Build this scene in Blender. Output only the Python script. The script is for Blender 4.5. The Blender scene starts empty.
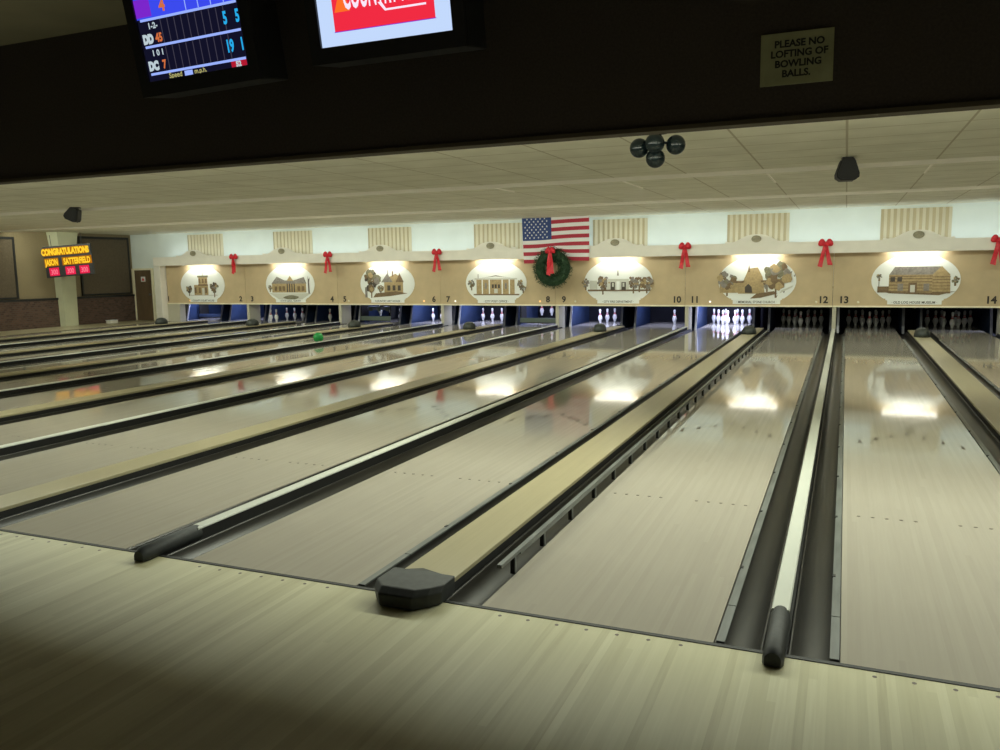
import bpy, math, random
from mathutils import Matrix, Vector
PI = math.pi
R = random.Random(7)
S = bpy.context.scene
COL = S.collection

# ------------------------------------------------------------------ helpers
class MB:
    """collects geometry, then links it as one mesh object"""
    def __init__(s): s.v = []; s.f = []; s.m = []; s.sm = []
    def add(s, vs, fs, m=0, smooth=False, mx=None):
        o = len(s.v)
        for p in vs:
            p = Vector(p)
            s.v.append(tuple(mx @ p if mx is not None else p))
        for f in fs:
            s.f.append([i + o for i in f]); s.m.append(m); s.sm.append(smooth)
        return s
    def box(s, x0, x1, y0, y1, z0, z1, m=0, mx=None):
        vs = [(x0,y0,z0),(x1,y0,z0),(x1,y1,z0),(x0,y1,z0),(x0,y0,z1),(x1,y0,z1),(x1,y1,z1),(x0,y1,z1)]
        fs = [(3,2,1,0),(4,5,6,7),(0,1,5,4),(1,2,6,5),(2,3,7,6),(3,0,4,7)]
        return s.add(vs, fs, m, False, mx)
    def prism(s, pts, axis, a, b, m=0, mx=None, smooth=False):
        """polygon pts (2D) extruded along axis from a to b; axis x:(y,z) y:(x,z) z:(x,y)"""
        def P(p, t):
            return (t,p[0],p[1]) if axis == 'x' else (p[0],t,p[1]) if axis == 'y' else (p[0],p[1],t)
        n = len(pts)
        vs = [P(p, a) for p in pts] + [P(p, b) for p in pts]
        fs = [tuple(range(n))[::-1], tuple(range(n, 2*n))]
        s.add(vs, fs, m, False, mx)
        s.add(vs, [(i, (i+1) % n, n+(i+1) % n, n+i) for i in range(n)], m, smooth, mx)
        return s
    def lathe(s, prof, m=0, n=14, mx=None, mfun=None):
        """(radius, height) profile turned about z"""
        vs = []; fs = []; ms = []
        for r, h in prof:
            for i in range(n):
                a = 2*PI*i/n; vs.append((r*math.cos(a), r*math.sin(a), h))
        o = len(s.v)
        for p in vs:
            s.v.append(tuple(mx @ Vector(p) if mx is not None else Vector(p)))
        for k in range(len(prof)-1):
            for i in range(n):
                j = (i+1) % n
                s.f.append([o+k*n+i, o+k*n+j, o+(k+1)*n+j, o+(k+1)*n+i])
                s.m.append(mfun(k) if mfun else m); s.sm.append(True)
        for k, rev in ((0, True), (len(prof)-1, False)):
            if prof[k][0] > 1e-4:
                ring = [o+k*n+i for i in range(n)]
                s.f.append(ring[::-1] if rev else ring); s.m.append(mfun(min(k, len(prof)-2)) if mfun else m); s.sm.append(False)
        return s
    def ball(s, c, r, m=0, n=16, k=10, mx=None):
        if not hasattr(r, '__len__'): r = (r, r, r)
        prof = [(math.sin(PI*i/k), -math.cos(PI*i/k)) for i in range(k+1)]
        prof[0] = (1e-5, -1); prof[-1] = (1e-5, 1)
        t = Matrix.Translation(c) @ Matrix.Diagonal((r[0], r[1], r[2], 1))
        return s.lathe(prof, m, n, (mx @ t) if mx is not None else t)
    def tube(s, path, r, m=0, n=10):
        """round rod along a list of points"""
        vs = []; fs = []
        for i, p in enumerate(path):
            p = Vector(p)
            a = Vector(path[max(0, i-1)]); b = Vector(path[min(len(path)-1, i+1)])
            d = (b-a).normalized()
            u = d.cross(Vector((0,0,1)))
            if u.length < 1e-3: u = Vector((1,0,0))
            u.normalize(); w = d.cross(u)
            for k in range(n):
                t = 2*PI*k/n
                vs.append(p + u*(r*math.cos(t)) + w*(r*math.sin(t)))
        for i in range(len(path)-1):
            for k in range(n):
                j = (k+1) % n
                fs.append((i*n+k, i*n+j, (i+1)*n+j, (i+1)*n+k))
        s.add(vs, fs, m, True)
        s.add(vs[:n], [tuple(range(n))], m); s.add(vs[-n:], [tuple(range(n))[::-1]], m)
        return s
    def text(s, body, size, mx, m=0, align='CENTER', bold=0.0, depth=0.0, sx=1.0):
        c = bpy.data.curves.new('lettering', 'FONT')
        c.body = body; c.size = size; c.align_x = align; c.offset = bold; c.extrude = depth
        c.resolution_u = 3
        o = bpy.data.objects.new('lettering', c); COL.objects.link(o)
        dg = bpy.context.evaluated_depsgraph_get()
        me = bpy.data.meshes.new_from_object(o.evaluated_get(dg))
        vs = [(v.co.x*sx, v.co.y, v.co.z) for v in me.vertices]
        fs = [tuple(p.vertices) for p in me.polygons]
        s.add(vs, fs, m, False, mx)
        bpy.data.objects.remove(o); bpy.data.curves.remove(c); bpy.data.meshes.remove(me)
        return s
    def build(s, name, mats, parent=None, kind=None, bevel=0.0):
        me = bpy.data.meshes.new(name)
        me.from_pydata(s.v, [], s.f)
        if not isinstance(mats, (list, tuple)): mats = [mats]
        for m in mats: me.materials.append(m)
        me.polygons.foreach_set('material_index', s.m)
        me.polygons.foreach_set('use_smooth', s.sm)
        me.update()
        o = bpy.data.objects.new(name, me); COL.objects.link(o)
        if parent is not None: o.parent = parent
        if kind: o['kind'] = kind
        if bevel:
            b = o.modifiers.new('bevel', 'BEVEL'); b.width = bevel; b.segments = 2; b.limit_method = 'ANGLE'
        return o

def empty(name, loc=(0,0,0), rot=(0,0,0)):
    o = bpy.data.objects.new(name, None); COL.objects.link(o)
    o.location = loc; o.rotation_euler = rot; o.empty_display_size = .1
    return o
def tag(o, label, cat, group=None):
    o['label'] = label; o['category'] = cat
    if group: o['group'] = group
    return o
def dup(root, loc, label, group=None, skip=()):
    r = root.copy(); COL.objects.link(r); r.location = loc; r['label'] = label
    if group: r['group'] = group
    for ch in list(root.children):
        c = ch.copy(); COL.objects.link(c); c.parent = r
        for g in list(ch.children):
            d = g.copy(); COL.objects.link(d); d.parent = c
    return r

def area(name, loc, rot, sx, sy, power, col):
    d_ = bpy.data.lights.new(name, 'AREA'); d_.shape = 'RECTANGLE'; d_.size = sx; d_.size_y = sy; d_.energy = power; d_.color = col
    o = bpy.data.objects.new(name, d_); COL.objects.link(o); o.location = loc; o.rotation_euler = rot
    return o

# ------------------------------------------------------------------ materials
def mat(name, col, rough=.6, var=.0, scale=(8,8,8), metal=0, spec=.5, emit=None, estr=1.0, bump=0.0, col2=None, coat=0.0):
    m = bpy.data.materials.new(name); m.use_nodes = True
    nt = m.node_tree; b = nt.nodes['Principled BSDF']
    b.inputs['Roughness'].default_value = rough; b.inputs['Metallic'].default_value = metal
    b.inputs['Specular IOR Level'].default_value = spec
    b.inputs['Coat Weight'].default_value = coat
    b.inputs['Base Color'].default_value = (*col, 1)
    if var or col2 or bump:
        tc = nt.nodes.new('ShaderNodeTexCoord'); mp = nt.nodes.new('ShaderNodeMapping')
        mp.inputs['Scale'].default_value = scale
        nz = nt.nodes.new('ShaderNodeTexNoise'); nz.inputs['Scale'].default_value = 1; nz.inputs['Detail'].default_value = 4
        nt.links.new(tc.outputs['Object'], mp.inputs[0]); nt.links.new(mp.outputs[0], nz.inputs['Vector'])
        if var or col2:
            r = nt.nodes.new('ShaderNodeValToRGB')
            r.color_ramp.elements[0].position = .3; r.color_ramp.elements[1].position = .7
            c2 = col2 or tuple(min(1, c*(1+var)) for c in col)
            c1 = col if col2 else tuple(c*(1-var) for c in col)
            r.color_ramp.elements[0].color = (*c1, 1); r.color_ramp.elements[1].color = (*c2, 1)
            nt.links.new(nz.outputs[0], r.inputs[0]); nt.links.new(r.outputs[0], b.inputs['Base Color'])
        if bump:
            bp = nt.nodes.new('ShaderNodeBump'); bp.inputs['Strength'].default_value = bump; bp.inputs['Distance'].default_value = .01
            nt.links.new(nz.outputs[0], bp.inputs['Height']); nt.links.new(bp.outputs[0], b.inputs['Normal'])
    if emit:
        b.inputs['Emission Color'].default_value = (*emit, 1); b.inputs['Emission Strength'].default_value = estr
    return m

def math_node(nt, op, a, b=None):
    n = nt.nodes.new('ShaderNodeMath'); n.operation = op
    for i, v in enumerate((a, b)):
        if v is None: continue
        if isinstance(v, (int, float)): n.inputs[i].default_value = v
        else: nt.links.new(v, n.inputs[i])
    return n.outputs[0]

def board_mat(name, cols, bw, bl, rough, coat=0.0, spec=.5, grain=.12, rvar=0.0):
    """wood strips running along y: strip width bw, staggered length bl"""
    m = bpy.data.materials.new(name); m.use_nodes = True
    nt = m.node_tree; b = nt.nodes['Principled BSDF']
    b.inputs['Roughness'].default_value = rough; b.inputs['Specular IOR Level'].default_value = spec
    b.inputs['Coat Weight'].default_value = coat; b.inputs['Coat Roughness'].default_value = .08
    tc = nt.nodes.new('ShaderNodeTexCoord'); sp = nt.nodes.new('ShaderNodeSeparateXYZ')
    nt.links.new(tc.outputs['Object'], sp.inputs[0])
    ix = math_node(nt, 'FLOOR', math_node(nt, 'DIVIDE', sp.outputs[0], bw))
    w1 = nt.nodes.new('ShaderNodeTexWhiteNoise'); w1.noise_dimensions = '1D'; nt.links.new(ix, w1.inputs['W'])
    iy = math_node(nt, 'FLOOR', math_node(nt, 'ADD', math_node(nt, 'DIVIDE', sp.outputs[1], bl), math_node(nt, 'MULTIPLY', w1.outputs[0], 7.0)))
    cb = nt.nodes.new('ShaderNodeCombineXYZ'); nt.links.new(ix, cb.inputs[0]); nt.links.new(iy, cb.inputs[1])
    w2 = nt.nodes.new('ShaderNodeTexWhiteNoise'); w2.noise_dimensions = '2D'; nt.links.new(cb.outputs[0], w2.inputs['Vector'])
    mp = nt.nodes.new('ShaderNodeMapping'); mp.inputs['Scale'].default_value = (70, 2.2, 1)
    nt.links.new(tc.outputs['Object'], mp.inputs[0])
    nz = nt.nodes.new('ShaderNodeTexNoise'); nz.inputs['Scale'].default_value = 1; nz.inputs['Detail'].default_value = 5
    nt.links.new(mp.outputs[0], nz.inputs['Vector'])
    t = math_node(nt, 'ADD', math_node(nt, 'MULTIPLY', w2.outputs[0], 1-grain*2), math_node(nt, 'MULTIPLY', nz.outputs[0], grain*2))
    r = nt.nodes.new('ShaderNodeValToRGB'); e = r.color_ramp.elements
    e[0].color = (*cols[0], 1); e[1].color = (*cols[-1], 1)
    for k in range(1, len(cols)-1):
        q = e.new(k/(len(cols)-1)); q.color = (*cols[k], 1)
    nt.links.new(t, r.inputs[0])
    nt.links.new(r.outputs[0], b.inputs['Base Color'])
    return m

def ceiling_mat():
    m = bpy.data.materials.new('ceiling_tile'); m.use_nodes = True
    nt = m.node_tree; b = nt.nodes['Principled BSDF']; b.inputs['Roughness'].default_value = .9
    tc = nt.nodes.new('ShaderNodeTexCoord'); sp = nt.nodes.new('ShaderNodeSeparateXYZ'); nt.links.new(tc.outputs['Object'], sp.inputs[0])
    fx = math_node(nt, 'FRACT', math_node(nt, 'ADD', math_node(nt, 'DIVIDE', sp.outputs[0], .998), 500-.172+.011))
    fy = math_node(nt, 'FRACT', math_node(nt, 'ADD', math_node(nt, 'DIVIDE', sp.outputs[1], .641), 100.1))
    lx = math_node(nt, 'LESS_THAN', fx, .022); ly = math_node(nt, 'LESS_THAN', fy, .04)
    nz = nt.nodes.new('ShaderNodeTexNoise'); nz.inputs['Scale'].default_value = 2.2; nz.inputs['Detail'].default_value = 6
    nt.links.new(tc.outputs['Object'], nz.inputs['Vector'])
    r = nt.nodes.new('ShaderNodeValToRGB'); r.color_ramp.elements[0].position = .35; r.color_ramp.elements[1].position = .68
    r.color_ramp.elements[0].color = (.76,.74,.60,1); r.color_ramp.elements[1].color = (.86,.84,.70,1)
    nt.links.new(nz.outputs[0], r.inputs[0])
    def mix(f, a, colb):
        n = nt.nodes.new('ShaderNodeMix'); n.data_type = 'RGBA'
        nt.links.new(f, n.inputs[0]); nt.links.new(a, n.inputs[6]); n.inputs[7].default_value = (*colb, 1)
        return n.outputs[2]
    c = mix(ly, r.outputs[0], (.57,.52,.37)); c = mix(lx, c, (.54,.49,.35))
    nt.links.new(c, b.inputs['Base Color'])
    return m

def brick_mat():
    m = bpy.data.materials.new('dark_brick'); m.use_nodes = True
    nt = m.node_tree; b = nt.nodes['Principled BSDF']; b.inputs['Roughness'].default_value = .85
    tc = nt.nodes.new('ShaderNodeTexCoord'); sp = nt.nodes.new('ShaderNodeSeparateXYZ'); nt.links.new(tc.outputs['Object'], sp.inputs[0])
    cb = nt.nodes.new('ShaderNodeCombineXYZ'); nt.links.new(sp.outputs[1], cb.inputs[0]); nt.links.new(sp.outputs[2], cb.inputs[1])
    br = nt.nodes.new('ShaderNodeTexBrick'); br.inputs['Scale'].default_value = 4.5
    br.inputs['Color1'].default_value = (.06,.03,.022,1); br.inputs['Color2'].default_value = (.12,.065,.045,1); br.inputs['Mortar'].default_value = (.09,.075,.062,1)
    br.inputs['Mortar Size'].default_value = .025
    nt.links.new(cb.outputs[0], br.inputs['Vector']); nt.links.new(br.outputs['Color'], b.inputs['Base Color'])
    return m

M = {}
M['lane'] = board_mat('lane_synthetic', [(.40,.365,.315),(.44,.405,.35),(.48,.445,.385)], .0267, 3.5, .06, spec=.5, grain=.3)
M['approach'] = board_mat('maple_boards', [(.42,.37,.21),(.56,.53,.34),(.63,.60,.40),(.74,.72,.52)], .034, 5.0, .33, spec=.35, grain=.25)
M['mark'] = mat('lane_mark', (.09,.06,.045), .4)
M['gutter'] = mat('gutter_plastic', (.022,.020,.016), .38, .35, (6,1.2,6))
M['cap_wood'] = board_mat('division_wood', [(.36,.32,.195),(.42,.37,.235),(.46,.415,.275)], .048, 2.2, .3, grain=.4)
M['black'] = mat('black_paint', (.012,.012,.012), .6)
M['rubber'] = mat('charcoal_rubber', (.022,.025,.025), .55, .3, (30,30,30))
M['white_tube'] = mat('white_plastic', (.66,.68,.62), .35, .06, (4,1,4))
M['rail'] = mat('grey_rail', (.14,.15,.145), .45, .3, (20,3,20))
M['hood'] = mat('dark_hood', (.03,.036,.032), .5, .2, (12,12,12))
M['ceiling'] = ceiling_mat()
M['ceiling_plain'] = mat('approach_ceiling', (.20,.18,.115), .9, .08, (2,2,2))
M['lip'] = mat('ceiling_lip', (.85,.80,.70), .6)
M['tee'] = mat('pale_tee', (.95,.90,.78), .5)
M['fascia'] = mat('dark_fascia', (.055,.042,.036), .95, .18, (60,60,60))
M['fascia_trim'] = mat('fascia_edge', (.07,.055,.035), .8)
M['white_wall'] = mat('white_wall', (.80,.86,.84), .7, .03, (2,2,2))
M['tan'] = mat('tan_panel', (.55,.43,.26), .6, .07, (3,3,3))
M['cream'] = mat('cream_trim', (.86,.80,.60), .5, .05, (5,5,5))
M['valance'] = mat('valance_paint', (.82,.78,.70), .55, .04, (3,3,3))
M['rosette'] = mat('rosette', (.30,.27,.18), .5, .25, (20,20,20))
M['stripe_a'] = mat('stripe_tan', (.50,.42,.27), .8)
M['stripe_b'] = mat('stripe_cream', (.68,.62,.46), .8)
M['oval'] = mat('oval_white', (.86,.88,.85), .5)
M['digit'] = mat('digit_black', (.03,.022,.015), .6)
M['sepia'] = mat('sepia', (.19,.125,.065), .7, .25, (25,25,25))
M['tan_ink'] = mat('tan_ink', (.42,.31,.155), .7, .2, (25,25,25))
M['dark_ink'] = mat('dark_ink', (.07,.055,.045), .7)
M['grey_ink'] = mat('grey_ink', (.25,.225,.20), .7, .25, (20,20,20))
M['green_ink'] = mat('green_grey_ink', (.20,.19,.12), .7, .3, (25,25,25))
M['pale_ink'] = mat('pale_ink', (.62,.62,.55), .7)
INK = [M['oval'], M['sepia'], M['tan_ink'], M['dark_ink'], M['grey_ink'], M['green_ink'], M['pale_ink']]
M['red'] = mat('red_ribbon', (.62,.012,.028), .5, .2, (18,18,18))
M['pine'] = mat('pine_green', (.012,.035,.014), .7, col2=(.03,.085,.03), scale=(30,30,30))
M['flag_red'] = mat('flag_red', (.42,.03,.055), .8); M['flag_white'] = mat('flag_white', (.78,.76,.76), .8); M['flag_blue'] = mat('flag_blue', (.03,.06,.20), .8)
M['pin'] = mat('pin_white', (.86,.85,.82), .3); M['pin_red'] = mat('pin_red', (.55,.02,.03), .35)
M['kick_blue'] = mat('kickback_blue', (.028,.050,.115), .45, .15, (4,4,4))
M['kick_edge'] = mat('kickback_edge', (.70,.70,.76), .5)
M['kick_cream'] = mat('kickback_cream', (.55,.52,.41), .6)
M['pit'] = mat('pit_curtain', (.006,.006,.012), .8)
M['deck'] = mat('pit_floor', (.02,.02,.022), .7)
M['sweep'] = mat('sweep_board', (.10,.13,.10), .5)
M['brick'] = brick_mat()
M['panel_dark'] = mat('acoustic_dark', (.11,.085,.055), .95, .2, (40,40,40))
M['panel_tan'] = mat('acoustic_tan', (.24,.19,.11), .95, .2, (40,40,40))
M['column'] = mat('column_paint', (.52,.52,.36), .8, .05, (3,3,3))
M['door'] = mat('brown_door', (.13,.085,.045), .6, .2, (6,6,1))
M['green_ball'] = mat('green_ball', (.02,.36,.075), .2)
M['globe'] = mat('globe_black', (.008,.016,.018), .22)
M['speaker'] = mat('speaker_black', (.012,.011,.013), .6, .3, (80,80,80))
M['sign'] = mat('khaki_sign', (.34,.34,.20), .7, .12, (9,9,9)); M['sign_ink'] = mat('sign_ink', (.02,.02,.02), .7)
M['bezel'] = mat('monitor_black', (.011,.011,.012), .5)
def glow(name, c, s=1.0): return mat(name, (0,0,0), .6, emit=c, estr=s, spec=0)
M['g_white'] = glow('screen_white', (.55,.70,.98), 1.0); M['g_red'] = glow('screen_red', (.88,.025,.055)); M['g_orange'] = glow('screen_orange', (1.0,.16,.02))
M['g_text'] = glow('screen_text', (.95,.80,.95)); M['g_blue'] = glow('screen_blue', (.045,.07,.85)); M['g_purple'] = glow('screen_purple', (.20,.02,.60))
M['g_dark'] = glow('screen_dark', (.006,.006,.02)); M['g_line'] = glow('screen_line', (.33,.45,1.0)); M['g_grid'] = glow('screen_grid', (.05,.045,.07))
M['g_cyan'] = glow('screen_cyan', (.02,.42,.85)); M['g_amber'] = glow('score_amber', (.65,.16,.05)); M['g_pale'] = glow('score_pale', (.50,.60,.65)); M['g_yell'] = glow('score_yellow', (.45,.42,.15))
M['g_rbox'] = glow('score_red', (.45,.01,.03))
M['led_amber'] = glow('led_amber', (1.0,.60,.03), 1.1); M['led_dim'] = glow('led_amber_dim', (.42,.14,.004)); M['led_red'] = glow('led_red', (.80,.015,.07)); M['led_pink'] = glow('led_pink', (1.0,.22,.30))
M['bulb_w'] = glow('bulb_white', (1,.97,.85), 1.3); M['bulb_o'] = glow('bulb_orange', (1,.62,.25), 1.3); M['bulb_off'] = mat('bulb_off', (.75,.72,.58), .3)
M['tube_lamp'] = glow('fluorescent', (1.0,1.0,.90), 17.0)

# ------------------------------------------------------------------ layout (metres; foul line y=0, lanes run to +y)
P = 3.3233          # pitch of a pair of lanes
E = .2474           # seam -> lane edge
L = 1.0668          # lane width
GW = .2             # gutter width
YM = 16.78          # masking units
YV = 16.45          # valance
XL = -21.5          # left wall
XR = 5.9
ZC = 2.79
def lane_c(n): return ((n-13)//2*P + E + L/2) if n % 2 else ((n-12)//2*P - E - L/2)
LANES = range(1, 16)

# ---- setting
MB().box(XL-.1, XR+.1, -8, 0, -.2, 0).build('floor_approach', M['approach'], kind='structure')
MB().box(XL-.1, XR+.1, 0.002, 19.8, -.3, -.16).build('floor_lane_bed', M['deck'], kind='structure')
MB().box(XL, -20.02, 0.0, 17.1, -.16, .0).build('floor_walkway', M['cap_wood'], kind='structure')
# white back wall above the masking units, with the doorway corner at its far end
wb = MB(); wb.box(-19.95, XR, 17.05, 17.2, 1.0, ZC+.1); wb.box(XL, -19.95, 17.05, 17.2, 1.68, ZC+.1)
wb.box(XL, -21.43, 17.05, 17.2, 0, 1.68); wb.box(-20.65, -19.95, 17.05, 17.2, 0, 1.68)
wb.build('wall_back', M['white_wall'], kind='structure')
MB().box(-19.9, XR, 19.5, 19.6, -.3, 1.3).build('wall_pit', M['pit'], kind='structure')
MB().box(-19.9, XR, 17.0, 19.5, .98, 1.02).build('pit_light_block', M['deck'], kind='structure')  # unseen slab added over the pits to stop light leaking in
MB().box(XR, XR+.1, -8, 19.6, -.2, 4).build('light_block_right', M['panel_dark'], kind='structure')  # unseen, added to shut out background light from the open right side
wl = MB(); wl.box(XL-.15, XL, -8, 17.2, .80, 4.0); wl.build('wall_left', M['panel_tan'], kind='structure')
MB().box(XL-.15, XL+.05, -8, 17.05, -.2, .80).build('wall_left_brick', M['brick'], kind='structure')
MB().box(XL, XL+.07, 2.5, 17.05, .80, .86).build('trim_left_rail', M['black'], kind='structure')
# ceilings
MB().box(XL-.1, XR+.1, 2.62, 17.2, ZC, ZC+.1).build('ceiling', M['ceiling'], kind='structure')
MB().box(XL-.1, XR+.1, -8, 2.5, 3.8, 3.9).build('ceiling_approach', M['ceiling_plain'], kind='structure')
MB().box(XL-.1, XR+.1, 8.05, 8.08, ZC-.055, ZC-.001).build('trim_1', M['lip'], kind='structure')
MB().box(XL-.1, XR+.1, 12.53, 12.56, ZC-.05, ZC-.001).build('trim_2', M['lip'], kind='structure')
for k, (x, y0, y1) in enumerate([(-.826, 8.25, 10.0), (1.17, 8.3, 9.7), (-2.822, 8.2, 9.8), (-4.818, 8.2, 9.3)]):
    MB().box(x-.012, x+.012, y0, y1, ZC-.012, ZC).build('trim_%d' % (k+3), M['tee'], kind='structure')  # short pale strips along some of the ceiling grid lines
# dark bulkhead between approach and lanes
MB().box(XL, XR, 2.5, 2.62, 2.53, 3.95).build('wall_bulkhead', M['fascia'], kind='structure')
MB().box(XL, XR, 2.485, 2.635, 2.50, 2.53).build('trim_bulkhead', M['fascia_trim'], kind='structure')
# strip of dark at the foul line
MB().box(-19.95, XR, -.012, .012, -.02, .003).build('trim_foul_line', M['black'], kind='structure')

# left wall: acoustic panels with frames
def wall_panel(y0, y1, z0, z1, m, label):
    t = empty('acoustic_panel', (XL, (y0+y1)/2, z0)); h = (y1-y0)/2
    MB().box(.005, .035, -h, h, 0, z1-z0).build('panel', m, t)
    f = MB()
    for a in ((-h, h, 0, .05), (-h, h, z1-z0-.07, z1-z0), (-h, -h+.06, .05, z1-z0-.07), (h-.06, h, .05, z1-z0-.07)):
        f.box(.005, .055, a[0], a[1], a[2], a[3])
    f.build('frame', M['black'], t)
    tag(t, label, 'wall panel')
wall_panel(15.02, 16.93, .88, 2.70, M['panel_dark'], 'dark brown framed acoustic panel between the tapered column and the white corner')
wall_panel(9.5, 12.9, .88, 2.62, M['panel_dark'], 'dark framed acoustic panel at the left picture edge, short of the column')
# tapered column
c = MB()
lo, hi = (.22, .28), (.33, .45)
ring = lambda a, z: [(XL, 14.42-a[1], z), (XL+a[0], 14.42-a[1]*.8, z), (XL+a[0], 14.42+a[1]*.8, z), (XL, 14.42+a[1], z)]
vs = ring(lo, 0) + ring((.23,.31), 1.9) + ring(hi, ZC)
c.add(vs, [(k*4+i, k*4+(i+1) % 4, k*4+4+(i+1) % 4, k*4+4+i) for k in range(2) for i in range(4)])
c.build('column_left', M['column'], kind='structure')

# far corner door
d = empty('door_1', (-21.04, 17.04, 0)); d['kind'] = 'structure'
MB().box(-.37, .37, 0, .05, 0, 1.64).build('leaf', M['door'], d)
fr = MB(); fr.box(-.46, -.37, -.03, .06, 0, 1.70); fr.box(.37, .46, -.03, .06, 0, 1.70); fr.box(-.37, .37, -.03, .06, 1.64, 1.70)
fr.build('frame', M['cream'], d)
MB().ball((.29, -.05, .85), .035, n=10, k=6).build('knob', M['rail'], d)
sg = MB(); sg.box(-.09, .09, -.012, -.0, 1.27, 1.43, 0); sg.prism([(-.06,1.30),(.06,1.30),(0,1.41)], 'y', -.016, -.012, 1)
sg.build('notice', [M['flag_white'], M['red']], d)

# ------------------------------------------------------------------ lanes
def lane_mesh():
    b = MB()
    b.box(-L/2, L/2, 0.012, 19.2, -.06, 0)
    for i in range(-3, 4):                                   # seven arrows
        x = i*.1334; y = 4.95-abs(i)*.16
        b.add([(x-.017, y-.085, .0015), (x+.017, y-.085, .0015), (x, y+.085, .0015)], [(0,1,2)], 1)
    for x in (-.44,-.36,-.28,-.20,-.12,.12,.20,.28,.36,.44):  # guide dots
        b.prism([(x+.011*math.cos(t*PI/4), 2.1+.011*math.sin(t*PI/4)) for t in range(8)], 'z', .0004, .0015, 1)
    return b
l0 = lane_mesh().build('bowling_lane', [M['lane'], M['mark']])
tag(l0, '', 'lane', 'bowling lanes')
for n in LANES:
    o = l0 if n == 1 else l0.copy()
    if n > 1: COL.objects.link(o)
    o.location = (lane_c(n), 0, 0)
    o['label'] = 'long pale polished lane running under the masking number %d' % n if n < 15 else 'last pale lane at the right edge, past the lane numbered 14'
# approach dots
ad = MB()
for n in (9, 10, 11, 12, 13, 14):
    for k in range(-3, 4):
        x = lane_c(n)+k*.137
        ad.prism([(x+.009*math.cos(t*PI/4), -.055+.009*math.sin(t*PI/4)) for t in range(8)], 'z', .0002, .0008)
        if k % 2: ad.prism([(x+.008*math.cos(t*PI/4), -1.9+.008*math.sin(t*PI/4)) for t in range(8)], 'z', .0002, .0008)
o = ad.build('floor_approach_dots', M['mark'], kind='structure')

# gutters
def gutter_mesh():
    b = MB(); n = 10
    prof = [(-GW/2, -.004), (-GW/2+.012, -.004)]
    for i in range(n+1):
        a = PI*(i/n); prof.append((-math.cos(a)*(GW/2-.014), -.012-.075*math.sin(a)))
    prof += [(GW/2-.012, -.004), (GW/2, -.004)]
    under = [(x, z-.012) for x, z in prof]
    loop = prof + under[::-1]
    k = len(prof)
    vs = [(x, .012, z) for x, z in loop] + [(x, 17.02, z) for x, z in loop]
    N = len(loop)
    b.add(vs, [(i, (i+1) % N, N+(i+1) % N, N+i)[::-1] for i in range(N)], 0, True)
    return b
g0 = gutter_mesh().build('ball_gutter', M['gutter']); tag(g0, '', 'gutter', 'ball gutters')
first = True
for n in LANES:
    for side in (-1, 1):
        o = g0 if first else g0.copy()
        if not first: COL.objects.link(o)
        first = False
        o.location = (lane_c(n)+side*(L/2+GW/2), 0, 0)
        narrow = (n % 2 == 1) == (side < 0)
        if n == 15: txt_ = 'last lane at right edge'
        else: txt_ = 'lane numbered %d' % n
        if n == 1 and narrow: o['label'] = 'dark ball gutter along the outer edge of lane 1, beside the walkway'
        else: o['label'] = 'dark gutter between the %s and its %s' % (txt_, 'narrow white division tube' if narrow else 'wide wood-capped division')

# narrow divisions: white tube with a charcoal end cap
def tube_div():
    t = empty('division_tube')
    b = MB()
    b.prism([(.028,.058),(.038,.058),(.039,.064),(.034,.071),(-.034,.071),(-.039,.064),(-.038,.058),(-.028,.058)], 'y', .30, 16.74)
    b.build('white_cap', M['white_tube'], t)
    MB().box(-.026, .026, .02, 16.74, -.012, .058).box(-.0455, .0455, .02, 16.74, -.14, -.012).build('dark_base', M['black'], t)
    e = MB(); n = 10
    sec = lambda w, h: [(-w, .004)] + [(w*math.cos(PI-PI*k/n), .03+h*math.sin(PI*k/n)) for k in range(n+1)] + [(w, .004)]
    rings = [(-.12, .032, .03), (-.095, .041, .05), (.27, .044, .054), (.31, .043, .052), (.33, .041, .046)]
    vs = []
    for y, w, h in rings: vs += [(x, y, z if y > .02 else max(z, .004)) for x, z in sec(w, h)]
    N = n+3
    e.add(vs, [(k*N+i, k*N+(i+1) % N, (k+1)*N+(i+1) % N, (k+1)*N+i)[::-1] for k in range(len(rings)-1) for i in range(N)], 0, True)
    e.add(vs[:N], [tuple(range(N))]); e.add(vs[-N:], [tuple(range(N))[::-1]])
    e.build('end_cap', M['rubber'], t)
    return t
t0 = tube_div(); tag(t0, '', 'lane divider', 'white division tubes')
for i, k in enumerate(range(-5, 2)):
    a, b_ = 13+2*k-1, 13+2*k
    lab = ('white division tube with charcoal end cap between lanes %d and %d' % (a, b_)) if b_ < 15 else 'white division tube past lane 14 at the right picture edge'
    if i == 0: t0.location = (k*P, 0, 0); t0['label'] = lab
    else: dup(t0, (k*P, 0, 0), lab)

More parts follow.
